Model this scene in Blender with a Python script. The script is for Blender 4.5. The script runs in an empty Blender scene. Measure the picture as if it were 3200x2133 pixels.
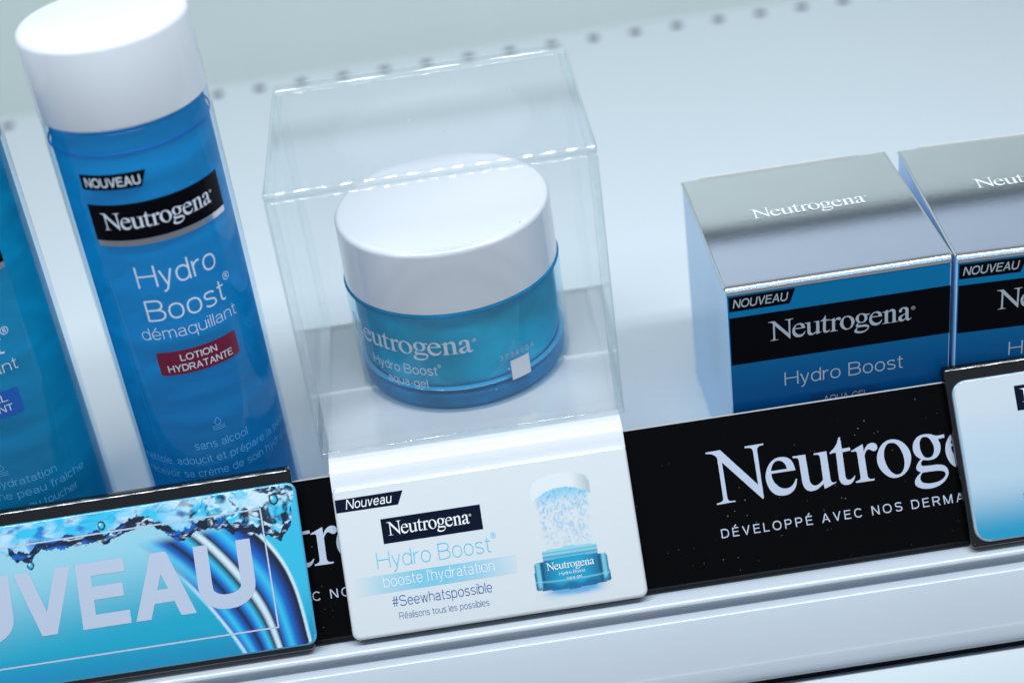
import bpy, bmesh, math, random
import numpy as np
from mathutils import Matrix, Vector
from mathutils.geometry import tessellate_polygon

# ------------------------------------------------------------------ camera, world, lights
MM = 0.001
scene = bpy.context.scene
coll = scene.collection

CAM_POS = np.array([-23.12, -419.73, 337.57])          # mm
PITCH, ROLL, YAW = math.radians(57.78), math.radians(-8.28), math.radians(-0.68)
cam_data = bpy.data.cameras.new("camera")
cam_data.sensor_width = 36.0
cam_data.lens = 36.0 * 5056.3 / 3200.0
cam_data.clip_start = 0.02
cam_data.clip_end = 50.0
cam = bpy.data.objects.new("camera", cam_data)
coll.objects.link(cam)
rot = Matrix.Rotation(YAW, 4, 'Z') @ Matrix.Rotation(PITCH, 4, 'X') @ Matrix.Rotation(ROLL, 4, 'Z')
cam.matrix_world = Matrix.Translation(Vector(CAM_POS * MM)) @ rot
scene.camera = cam
fwd = np.array(rot.to_3x3() @ Vector((0, 0, -1)))
cam_data.dof.use_dof = True
cam_data.dof.focus_distance = float((np.array([-40, 8, 62]) - CAM_POS) @ fwd) * MM
cam_data.dof.aperture_fstop = 6.8

world = bpy.data.worlds.new("World")
scene.world = world
world.use_nodes = True
bg = world.node_tree.nodes["Background"]
bg.inputs[0].default_value = (0.74, 0.86, 1.0, 1)
bg.inputs[1].default_value = 0.29

scene.view_settings.view_transform = 'Standard'
scene.view_settings.look = 'None'
scene.view_settings.exposure = 0.0
scene.view_settings.gamma = 1.0
scene.view_settings.use_curve_mapping = False
scene.cycles.max_bounces = 14
scene.cycles.transparent_max_bounces = 40
scene.cycles.transmission_bounces = 12
scene.cycles.glossy_bounces = 6
scene.cycles.caustics_reflective = False
scene.cycles.caustics_refractive = False
scene.cycles.sample_clamp_indirect = 25.0
scene.cycles.use_denoising = True


def area(name, loc, target, sx, sy, watts, col):
    d = bpy.data.lights.new(name, 'AREA')
    d.shape = 'RECTANGLE'
    d.size, d.size_y = sx * MM, sy * MM
    d.energy = watts
    d.color = col
    o = bpy.data.objects.new(name, d)
    coll.objects.link(o)
    o.location = Vector(loc) * MM
    o.rotation_euler = (Vector(target) - Vector(loc)).to_track_quat('-Z', 'Y').to_euler()
    return o


# row of LEDs of the display's canopy, above and in front of the shelf
LED_Y, LED_Z, LED_PITCH = -142.0, 500.0, 18.5
for row in range(2):
    for k in range(-21, 22):
        area("led_lamp", (-20 + k * LED_PITCH, LED_Y - 18 + row * 36, LED_Z), (-20 + k * LED_PITCH, 40, 0),
             7.0, 22.0, 0.041, (0.88, 0.95, 1.0))
# shop lighting across the aisle, low and far in front
area("aisle_lamp", (-10, -1500, 474), (-10, 60, 30), 1500, 60, 1.35, (0.86, 0.93, 1.0))
# added soft overhead fill light, stands for no known fixture
area("overhead_fill", (0, -250, 1500), (0, 120, 0), 1500, 700, 4.5, (0.80, 0.91, 1.0))


# ------------------------------------------------------------------ materials
def lin(c):
    c = c / 255.0
    return c / 12.92 if c <= 0.04045 else ((c + 0.055) / 1.055) ** 2.4


def srgb(r, g, b):
    return (lin(r), lin(g), lin(b), 1.0)


def mat(name, color, rough=0.5, metal=0.0, spec=0.5, coat=0.0, ior=1.5, noise=None, bump=None, sss=0.0):
    m = bpy.data.materials.new(name)
    m.use_nodes = True
    nt = m.node_tree
    p = nt.nodes["Principled BSDF"]
    p.inputs["Base Color"].default_value = color
    p.inputs["Roughness"].default_value = rough
    p.inputs["Metallic"].default_value = metal
    p.inputs["Specular IOR Level"].default_value = spec
    p.inputs["IOR"].default_value = ior
    p.inputs["Coat Weight"].default_value = coat
    p.inputs["Coat Roughness"].default_value = 0.04
    if sss:
        p.inputs["Subsurface Weight"].default_value = sss
        p.inputs["Subsurface Radius"].default_value = (1.0, 1.0, 1.0)
        p.inputs["Subsurface Scale"].default_value = 0.0015
    tc = nt.nodes.new("ShaderNodeTexCoord")
    if noise:
        # noise = (scale, amount): slight mottling of colour and of gloss
        n = nt.nodes.new("ShaderNodeTexNoise")
        n.inputs["Scale"].default_value = noise[0]
        n.inputs["Detail"].default_value = 5
        nt.links.new(tc.outputs["Object"], n.inputs["Vector"])
        mr = nt.nodes.new("ShaderNodeMapRange")
        mr.inputs[3].default_value = 1 - noise[1]
        mr.inputs[4].default_value = 1 + noise[1]
        nt.links.new(n.outputs[0], mr.inputs[0])
        mx = nt.nodes.new("ShaderNodeVectorMath")
        mx.operation = 'SCALE'
        mx.inputs[0].default_value = color[:3]
        nt.links.new(mr.outputs[0], mx.inputs["Scale"])
        nt.links.new(mx.outputs[0], p.inputs["Base Color"])
        rr = nt.nodes.new("ShaderNodeMapRange")
        rr.inputs[3].default_value = max(0.0, rough * (1 - 2 * noise[1]))
        rr.inputs[4].default_value = min(1.0, rough * (1 + 2 * noise[1]))
        nt.links.new(n.outputs[0], rr.inputs[0])
        nt.links.new(rr.outputs[0], p.inputs["Roughness"])
    if bump:
        n2 = nt.nodes.new("ShaderNodeTexNoise")
        n2.inputs["Scale"].default_value = bump[0]
        n2.inputs["Detail"].default_value = 3
        nt.links.new(tc.outputs["Object"], n2.inputs["Vector"])
        b = nt.nodes.new("ShaderNodeBump")
        b.inputs["Strength"].default_value = bump[1]
        b.inputs["Distance"].default_value = bump[2]
        nt.links.new(n2.outputs[0], b.inputs["Height"])
        nt.links.new(b.outputs[0], p.inputs["Normal"])
    return m


def clear_mat(name, tint, ior=1.49, haze=0.0, haze_col=(0.8, 0.88, 0.9, 1), rough=0.0, nscale=0.0, dust=0.0):
    """clear plastic sheet: straight transmission plus fresnel gloss, with an optional veil of scatter"""
    m = bpy.data.materials.new(name)
    m.use_nodes = True
    nt = m.node_tree
    nt.nodes.remove(nt.nodes["Principled BSDF"])
    out = nt.nodes["Material Output"]
    tr = nt.nodes.new("ShaderNodeBsdfTransparent")
    tr.inputs[0].default_value = tint
    gl = nt.nodes.new("ShaderNodeBsdfGlossy")
    gl.inputs["Roughness"].default_value = rough
    gl.inputs["Color"].default_value = (1, 1, 1, 1)
    # reflectance of a thin sheet, the same from both sides: f0 + (1 - f0) * facing^5
    f0 = ((ior - 1) / (ior + 1)) ** 2
    lw = nt.nodes.new("ShaderNodeLayerWeight")
    pw = nt.nodes.new("ShaderNodeMath")
    pw.operation = 'POWER'
    pw.inputs[1].default_value = 5.0
    nt.links.new(lw.outputs["Facing"], pw.inputs[0])
    fr = nt.nodes.new("ShaderNodeMath")
    fr.operation = 'MULTIPLY_ADD'
    fr.inputs[1].default_value = 1 - f0
    fr.inputs[2].default_value = f0
    nt.links.new(pw.outputs[0], fr.inputs[0])
    lw.inputs["Blend"].default_value = 0.5
    mx = nt.nodes.new("ShaderNodeMixShader")
    nt.links.new(fr.outputs[0], mx.inputs[0])
    last = tr
    if haze:
        df = nt.nodes.new("ShaderNodeBsdfDiffuse")
        df.inputs[0].default_value = haze_col
        m2 = nt.nodes.new("ShaderNodeMixShader")
        m2.inputs[0].default_value = haze
        if nscale:
            tc = nt.nodes.new("ShaderNodeTexCoord")
            n = nt.nodes.new("ShaderNodeTexNoise")
            n.inputs["Scale"].default_value = nscale
            n.inputs["Detail"].default_value = 6
            nt.links.new(tc.outputs["Object"], n.inputs["Vector"])
            mr = nt.nodes.new("ShaderNodeMapRange")
            mr.inputs[1].default_value = 0.35
            mr.inputs[2].default_value = 0.7
            mr.inputs[3].default_value = haze * 0.3
            mr.inputs[4].default_value = haze * 1.7
            nt.links.new(n.outputs[0], mr.inputs[0])
            nt.links.new(mr.outputs[0], m2.inputs[0])
        if dust:
            # sparse specks of dust
            tc = nt.nodes.new("ShaderNodeTexCoord")
            vo = nt.nodes.new("ShaderNodeTexVoronoi")
            vo.inputs["Scale"].default_value = dust
            nt.links.new(tc.outputs["Object"], vo.inputs["Vector"])
            sp = nt.nodes.new("ShaderNodeSeparateColor")
            nt.links.new(vo.outputs["Color"], sp.inputs[0])
            pick = nt.nodes.new("ShaderNodeMapRange")          # few cells hold a speck, of uneven size
            pick.inputs[1].default_value = 0.94
            pick.inputs[2].default_value = 1.0
            pick.inputs[3].default_value = 0.0
            pick.inputs[4].default_value = 0.09
            nt.links.new(sp.outputs[0], pick.inputs[0])
            lt = nt.nodes.new("ShaderNodeMath")
            lt.operation = 'LESS_THAN'
            nt.links.new(vo.outputs["Distance"], lt.inputs[0])
            nt.links.new(pick.outputs[0], lt.inputs[1])
            mu = nt.nodes.new("ShaderNodeMath")
            mu.operation = 'MULTIPLY'
            mu.inputs[1].default_value = haze
            nt.links.new(lt.outputs[0], mu.inputs[0])
            nt.links.new(mu.outputs[0], m2.inputs[0])
        nt.links.new(tr.outputs[0], m2.inputs[1])
        nt.links.new(df.outputs[0], m2.inputs[2])
        last = m2
    nt.links.new(last.outputs[0], mx.inputs[1])
    nt.links.new(gl.outputs[0], mx.inputs[2])
    nt.links.new(mx.outputs[0], out.inputs[0])
    return m


def print_mat(name, rough=0.3, coat=0.6):
    """flat print: ink colours stored on the printed sheet"""
    m = mat(name, (1, 1, 1, 1), rough, coat=coat)
    nt = m.node_tree
    a = nt.nodes.new("ShaderNodeAttribute")
    a.attribute_name = "ink"
    nt.links.new(a.outputs["Color"], nt.nodes["Principled BSDF"].inputs["Base Color"])
    return m


def speck_mat(name, base, speck, rough, scale=900.0, thr=0.7, coat=0.3):
    """smooth plastic with scattered dust specks"""
    m = mat(name, base, rough, coat=coat)
    nt = m.node_tree
    p = nt.nodes["Principled BSDF"]
    tc = nt.nodes.new("ShaderNodeTexCoord")
    vo = nt.nodes.new("ShaderNodeTexVoronoi")
    vo.inputs["Scale"].default_value = scale
    big = nt.nodes.new("ShaderNodeTexNoise")
    big.inputs["Scale"].default_value = 40
    nt.links.new(tc.outputs["Object"], vo.inputs["Vector"])
    nt.links.new(tc.outputs["Object"], big.inputs["Vector"])
    sep = nt.nodes.new("ShaderNodeSeparateColor")
    nt.links.new(vo.outputs["Color"], sep.inputs[0])
    siz = nt.nodes.new("ShaderNodeMapRange")
    siz.inputs[3].default_value = 0.05
    siz.inputs[4].default_value = 0.20
    nt.links.new(sep.outputs[1], siz.inputs[0])
    lt = nt.nodes.new("ShaderNodeMath")
    lt.operation = 'LESS_THAN'
    nt.links.new(siz.outputs[0], lt.inputs[1])
    nt.links.new(vo.outputs["Distance"], lt.inputs[0])
    clu = nt.nodes.new("ShaderNodeMapRange")
    clu.inputs[1].default_value = 0.42
    clu.inputs[2].default_value = 0.66
    nt.links.new(big.outputs[0], clu.inputs[0])
    gt = nt.nodes.new("ShaderNodeMath")
    gt.operation = 'GREATER_THAN'
    gt.inputs[1].default_value = thr
    nt.links.new(sep.outputs[0], gt.inputs[0])
    mu = nt.nodes.new("ShaderNodeMath")
    mu.operation = 'MULTIPLY'
    nt.links.new(lt.outputs[0], mu.inputs[0])
    nt.links.new(gt.outputs[0], mu.inputs[1])
    p.inputs['Specular IOR Level'].default_value = 0.05
    mu2 = nt.nodes.new("ShaderNodeMath")
    mu2.operation = 'MULTIPLY'
    nt.links.new(mu.outputs[0], mu2.inputs[0])
    nt.links.new(clu.outputs[0], mu2.inputs[1])
    mx = nt.nodes.new("ShaderNodeMix")
    mx.data_type = 'RGBA'
    mx.inputs[6].default_value = base
    mx.inputs[7].default_value = speck
    nt.links.new(mu2.outputs[0], mx.inputs[0])
    nt.links.new(mx.outputs[2], p.inputs["Base Color"])
    return m


M = {}
M['shelf'] = mat('painted_shelf', (0.74, 0.79, 0.83, 1), 0.28, noise=(9, 0.02), bump=(180, 0.04, 0.0004))
M['wall'] = mat('back_panel_paint', (0.62, 0.69, 0.66, 1), 0.45, noise=(14, 0.03))
M['upper'] = mat('upper_wall_paint', (0.58, 0.65, 0.76, 1), 0.4)
M['hole'] = mat('dark_recess', (0.08, 0.09, 0.12, 1), 0.8)
M['rail'] = mat('rail_plastic', (0.52, 0.57, 0.63, 1), 0.22, noise=(30, 0.02), coat=0.3)
M['base'] = mat('base_panel_paint', (0.58, 0.65, 0.69, 1), 0.35)
M['stand'] = mat('stand_white_acrylic', (0.71, 0.74, 0.78, 1), 0.08, coat=1.0, noise=(20, 0.012))
M['insert'] = mat('insert_white', (0.70, 0.74, 0.76, 1), 0.12, coat=1.0)
M['black_strip'] = speck_mat('black_strip_gloss', (0.0025, 0.0025, 0.003, 1), (0.10, 0.125, 0.14, 1), 0.25, scale=820.0, thr=0.86, coat=0.0)
M['black_plastic'] = mat('black_plastic', (0.002, 0.002, 0.0025, 1), 0.05, spec=1.0)
M['strip_edge'] = mat('strip_cut_edge', (0.42, 0.44, 0.45, 1), 0.5)
M['clear'] = clear_mat('acrylic_sheet', (0.992, 0.998, 0.998, 1), haze=0.5, haze_col=(0.72, 0.78, 0.8, 1), dust=210.0)
M['clear_edge'] = clear_mat('acrylic_cut_edge', (0.955, 0.98, 0.985, 1), ior=1.5, haze=0.035, haze_col=(0.58, 0.68, 0.76, 1), rough=0.04, nscale=420)
M['clear_bevel'] = clear_mat('acrylic_polished_edge', (0.95, 0.98, 0.98, 1), ior=2.6, rough=0.02)
M['clear_joint'] = clear_mat('acrylic_cemented_joint', (0.94, 0.975, 0.975, 1), ior=1.8, haze=0.10, haze_col=(0.66, 0.76, 0.78, 1), rough=0.03)
M['cap'] = mat('white_plastic', (0.69, 0.72, 0.77, 1), 0.16, coat=0.25, sss=0.0)
M['lid'] = mat('white_gloss_lid', (0.76, 0.765, 0.82, 1), 0.10, coat=0.5)
M['pet'] = clear_mat('clear_bottle', (0.80, 0.91, 0.985, 1), ior=1.45, haze=0.03, haze_col=(0.15, 0.45, 0.85, 1))
M['jar_glass'] = clear_mat('jar_glass', (0.72, 0.92, 0.98, 1), ior=1.5, haze=0.04, haze_col=(0.2, 0.5, 0.8, 1))
M['ink_black'] = mat('black_ink', (0.0015, 0.0015, 0.003, 1), 0.3, spec=0.08)
M['ink_navy'] = mat('navy_ink', (0.003, 0.007, 0.022, 1), 0.3, spec=0.12)
M['ink_silver'] = mat('silver_print', (0.62, 0.69, 0.78, 1), 0.4, spec=0.4)
M['ink_white'] = mat('white_print', (0.46, 0.52, 0.64, 1), 0.45)
M['ink_offwhite'] = mat('white_card_print', (0.80, 0.82, 0.85, 1), 0.45)
M['ink_faint'] = mat('faint_print', (0.10, 0.38, 0.66, 1), 0.4)
M['ink_cyan'] = mat('cyan_print', srgb(96, 196, 226), 0.4)
M['ink_blue'] = mat('blue_print', srgb(52, 96, 158), 0.4)
M['ink_red'] = mat('magenta_foil', (0.19, 0.004, 0.035, 1), 0.22, metal=0.25, coat=0.3)
M['ink_bluelabel'] = mat('blue_foil', (0.005, 0.10, 0.42, 1), 0.25, coat=0.3)
M['ink_ring'] = mat('ring_blue', (0.0, 0.10, 0.36, 1), 0.5, spec=0.1)
M['ink_darkblue'] = mat('dark_blue_print', (0.004, 0.05, 0.17, 1), 0.3)
M['ink_grey'] = mat('grey_print', (0.42, 0.48, 0.55, 1), 0.45)
M['foil'] = mat('silver_foil', (0.86, 0.87, 0.88, 1), 0.06, metal=1.0, noise=(60, 0.03), bump=(500, 0.03, 0.0001))
M['foil_band'] = mat('silver_band', (0.62, 0.60, 0.62, 1), 0.18, metal=1.0)
M['carton_side'] = mat('carton_blue', (0.32, 0.60, 0.92, 1), 0.2, coat=0.0, spec=0.5, noise=(25, 0.05))
M['card_edge'] = mat('card_edge', (0.78, 0.79, 0.76, 1), 0.7)
M['ring'] = mat('cup_highlight', (0.04, 0.46, 0.74, 1), 0.12, coat=0.6)
M['lid_edge'] = mat('lid_fold_grey', (0.40, 0.46, 0.47, 1), 0.35, metal=0.4)
M['sticker'] = mat('white_sticker', (0.78, 0.80, 0.84, 1), 0.5)
M['print'] = print_mat('printed_sheet', 0.12, 1.0)
M['print_card'] = print_mat('printed_card', 0.3, 0.0)
M['print_card'].node_tree.nodes["Principled BSDF"].inputs["Specular IOR Level"].default_value = 0.2
for q in ('stand', 'insert', 'print'):
    M[q].node_tree.nodes["Principled BSDF"].inputs["Coat IOR"].default_value = 1.65


def liquid_mat(name, col_t, col_d, f_t, vec=(16, 16, 200), amp=0.17):
    m = bpy.data.materials.new(name)
    m.use_nodes = True
    nt = m.node_tree
    nt.nodes.remove(nt.nodes["Principled BSDF"])
    out = nt.nodes["Material Output"]
    rf = nt.nodes.new("ShaderNodeBsdfTransparent")
    rf.inputs["Color"].default_value = col_t
    df = nt.nodes.new("ShaderNodeBsdfDiffuse")
    df.inputs[0].default_value = col_d
    ts = nt.nodes.new("ShaderNodeBsdfTranslucent")
    ts.inputs[0].default_value = col_d
    ma = nt.nodes.new("ShaderNodeMixShader")
    ma.inputs[0].default_value = 0.35
    nt.links.new(df.outputs[0], ma.inputs[1])
    nt.links.new(ts.outputs[0], ma.inputs[2])
    mb = nt.nodes.new("ShaderNodeMixShader")
    mb.inputs[0].default_value = 1 - f_t
    nt.links.new(rf.outputs[0], mb.inputs[1])
    nt.links.new(ma.outputs[0], mb.inputs[2])
    # colour noise painted in for far-side print and light patches in the liquid
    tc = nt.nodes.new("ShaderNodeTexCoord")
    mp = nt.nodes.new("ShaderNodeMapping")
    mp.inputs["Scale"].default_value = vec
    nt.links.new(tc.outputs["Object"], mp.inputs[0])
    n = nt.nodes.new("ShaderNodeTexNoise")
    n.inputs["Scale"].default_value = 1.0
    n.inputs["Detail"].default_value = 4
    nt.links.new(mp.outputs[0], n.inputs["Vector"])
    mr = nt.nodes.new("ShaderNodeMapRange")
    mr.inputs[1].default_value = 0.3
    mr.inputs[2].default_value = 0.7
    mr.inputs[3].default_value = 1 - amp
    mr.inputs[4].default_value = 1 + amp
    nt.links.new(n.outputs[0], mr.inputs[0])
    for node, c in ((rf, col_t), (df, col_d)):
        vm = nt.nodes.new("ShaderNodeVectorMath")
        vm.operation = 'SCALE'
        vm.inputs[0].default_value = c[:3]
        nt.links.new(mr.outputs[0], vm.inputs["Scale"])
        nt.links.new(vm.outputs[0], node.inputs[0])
    nt.links.new(mb.outputs[0], out.inputs[0])
    return m


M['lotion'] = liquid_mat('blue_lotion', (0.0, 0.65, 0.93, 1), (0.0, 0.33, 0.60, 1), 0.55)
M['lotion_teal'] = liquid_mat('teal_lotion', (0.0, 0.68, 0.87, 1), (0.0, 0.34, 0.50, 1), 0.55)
M['gel'] = liquid_mat('blue_gel_cup', (0.0, 0.88, 0.98, 1), (0.0, 0.72, 0.93, 1), 0.12, vec=(38, 38, 50), amp=0.4)  # strong mottling paints caustic light patches into the gel
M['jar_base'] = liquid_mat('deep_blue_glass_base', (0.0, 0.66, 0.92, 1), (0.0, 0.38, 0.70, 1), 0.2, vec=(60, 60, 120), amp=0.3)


# ------------------------------------------------------------------ object helpers
ORG = {}


def thing(name, label, cat, loc=(0, 0, 0), rotz=0.0, group=None):
    o = bpy.data.objects.new(name, None)
    o.empty_display_size = 0.01
    coll.objects.link(o)
    o.location = Vector(loc) * MM
    o.rotation_euler = (0, 0, rotz)
    o["label"] = label
    o["category"] = cat
    if group:
        o["group"] = group
    ORG[o] = np.array(loc, float)
    return o


def root_of(o):
    while o.parent:
        o = o.parent
    return o


def mesh(name, verts, faces, mats, parent=None, smooth=None, fm=None, local=False, flat=None):
    v = np.array(verts, float)
    if parent is not None and not local:
        v = v - ORG[root_of(parent)]
    me = bpy.data.meshes.new(name)
    me.from_pydata([tuple(p) for p in v * MM], [], [tuple(f) for f in faces])
    if not isinstance(mats, (list, tuple)):
        mats = [mats]
    for m in mats:
        me.materials.append(m)
    if fm is not None:
        me.polygons.foreach_set("material_index", fm)
    if smooth is not None:
        me.polygons.foreach_set("use_smooth", [True] * len(me.polygons))
        me.set_sharp_from_angle(angle=math.radians(smooth))
        # big flat caps stay flat, so that rounded edges do not bend their shading
        me.polygons.foreach_set("use_smooth", [len(f) <= 8 and not (flat and flat[i]) for i, f in enumerate(faces)])
    me.update()
    o = bpy.data.objects.new(name, me)
    coll.objects.link(o)
    if parent is not None:
        o.parent = parent
    return o


def fix_normals(o):
    bm = bmesh.new()
    bm.from_mesh(o.data)
    bmesh.ops.recalc_face_normals(bm, faces=bm.faces)
    bm.to_mesh(o.data)
    bm.free()
    return o


def structure(o):
    o["kind"] = "structure"
    return o


def box(name, a, b, mats, parent=None, bevel=0.0, seg=2, big=None):
    """box from corner a to b; big=(axis) faces normal to it take material 0, all others material 1"""
    bm = bmesh.new()
    bmesh.ops.create_cube(bm, size=1.0)
    a, b = np.array(a, float), np.array(b, float)
    for v in bm.verts:
        v.co = Vector(a + (np.array(v.co) + 0.5) * (b - a))
    if bevel:
        bmesh.ops.bevel(bm, geom=bm.edges[:], offset=bevel, segments=seg, profile=0.5, affect='EDGES')
    vs = [tuple(v.co) for v in bm.verts]
    bm.verts.index_update()
    fs = [[v.index for v in f.verts] for f in bm.faces]
    fm = None
    bm.normal_update()
    flat = [max(abs(q) for q in f.normal) > 0.999 for f in bm.faces]
    if big is not None:
        fm = [0 if abs(f.normal[big]) > 0.999 else (1 if max(abs(q) for q in f.normal) > 0.999 else 2) for f in bm.faces]
    bm.free()
    return mesh(name, vs, fs, mats, parent, smooth=35, fm=fm, flat=flat)


def lathe(name, prof, cx, cy, mats, parent, n=112, smooth=32, cap_bottom=True, cap_top=True):
    vs, fs = [], []
    for r, z in prof:
        for k in range(n):
            a = 2 * math.pi * k / n
            vs.append((cx + r * math.cos(a), cy + r * math.sin(a), z))
    for i in range(len(prof) - 1):
        for k in range(n):
            k2 = (k + 1) % n
            fs.append((i * n + k, i * n + k2, (i + 1) * n + k2, (i + 1) * n + k))
    if cap_bottom:
        fs.append(tuple(reversed(range(n))))
    if cap_top:
        fs.append(tuple(range((len(prof) - 1) * n, len(prof) * n)))
    return mesh(name, vs, fs, mats, parent, smooth=smooth)


def arc(cr, cz, r, a0, a1, n=6):
    return [(cr + r * math.cos(math.radians(a0 + (a1 - a0) * i / n)),
             cz + r * math.sin(math.radians(a0 + (a1 - a0) * i / n))) for i in range(n + 1)]


def extrude_x(name, prof, x0, x1, m, parent=None, smooth=30, caps=True, nx=1):
    """closed (y,z) profile swept along x"""
    n = len(prof)
    xs = np.linspace(x0, x1, nx + 1)
    vs = [(x, y, z) for x in xs for y, z in prof]
    fs = []
    for j in range(nx):
        for i in range(n):
            i2 = (i + 1) % n
            fs.append((j * n + i, j * n + i2, (j + 1) * n + i2, (j + 1) * n + i))
    if caps:
        fs.append(tuple(reversed(range(n))))
        fs.append(tuple(range(nx * n, (nx + 1) * n)))
    return fix_normals(mesh(name, vs, fs, m, parent, smooth=smooth))


# the tilted front: u runs down the slope, n towards the viewer
TILT = math.radians(35.0)
PO = np.array([0, -3.0, 35.5])
EU = np.array([0, -math.sin(TILT), -math.cos(TILT)])
EN = np.array([0, -math.cos(TILT), math.sin(TILT)])


def plane_pt(x, u, n):
    return np.array([x, 0, 0]) + PO + u * EU + n * EN


def un(u, n):
    p = plane_pt(0, u, n)
    return (p[1], p[2])


def rrect(x0, x1, y0, y1, r, n=6):
    r4 = r if isinstance(r, (list, tuple)) else [r] * 4        # x1y1, x0y1, x0y0, x1y0
    pts = []
    for (cx, cy, a), q in zip(((x1, y1, 0), (x0, y1, 90), (x0, y0, 180), (x1, y0, 270)), r4):
        sx = -1 if cx == x1 else 1
        sy = -1 if cy == y1 else 1
        for i in range(n + 1):
            t = math.radians(a + 90 * i / n)
            pts.append((cx + sx * q + q * math.cos(t), cy + sy * q + q * math.sin(t)))
    return pts


def plate(name, x0, x1, u0, u1, n0, n1, r, bev, m, parent):
    """rounded plate lying parallel to the tilted front, front edge rounded over"""
    rings = [(0.0, n0), (0.0, n1 - bev)]
    for i in range(1, 5):
        t = math.pi / 2 * i / 4
        rings.append((bev * (1 - math.cos(t)), n1 - bev + bev * math.sin(t)))
    vs, fs = [], []
    rr = r if isinstance(r, (list, tuple)) else [r] * 4
    for ins, nn in rings:
        pts = rrect(x0 + ins, x1 - ins, u0 + ins, u1 - ins, [max(q - ins, 0.02) for q in rr])
        vs += [plane_pt(x, u, nn) for x, u in pts]
    k = len(pts)
    for i in range(len(rings) - 1):
        for j in range(k):
            j2 = (j + 1) % k
            fs.append((i * k + j, i * k + j2, (i + 1) * k + j2, (i + 1) * k + j))
    fs.append(tuple(range(k)))
    fs.append(tuple(range((len(rings) - 1) * k, len(rings) * k)))
    return fix_normals(mesh(name, vs, fs, m, parent, smooth=40))


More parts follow.
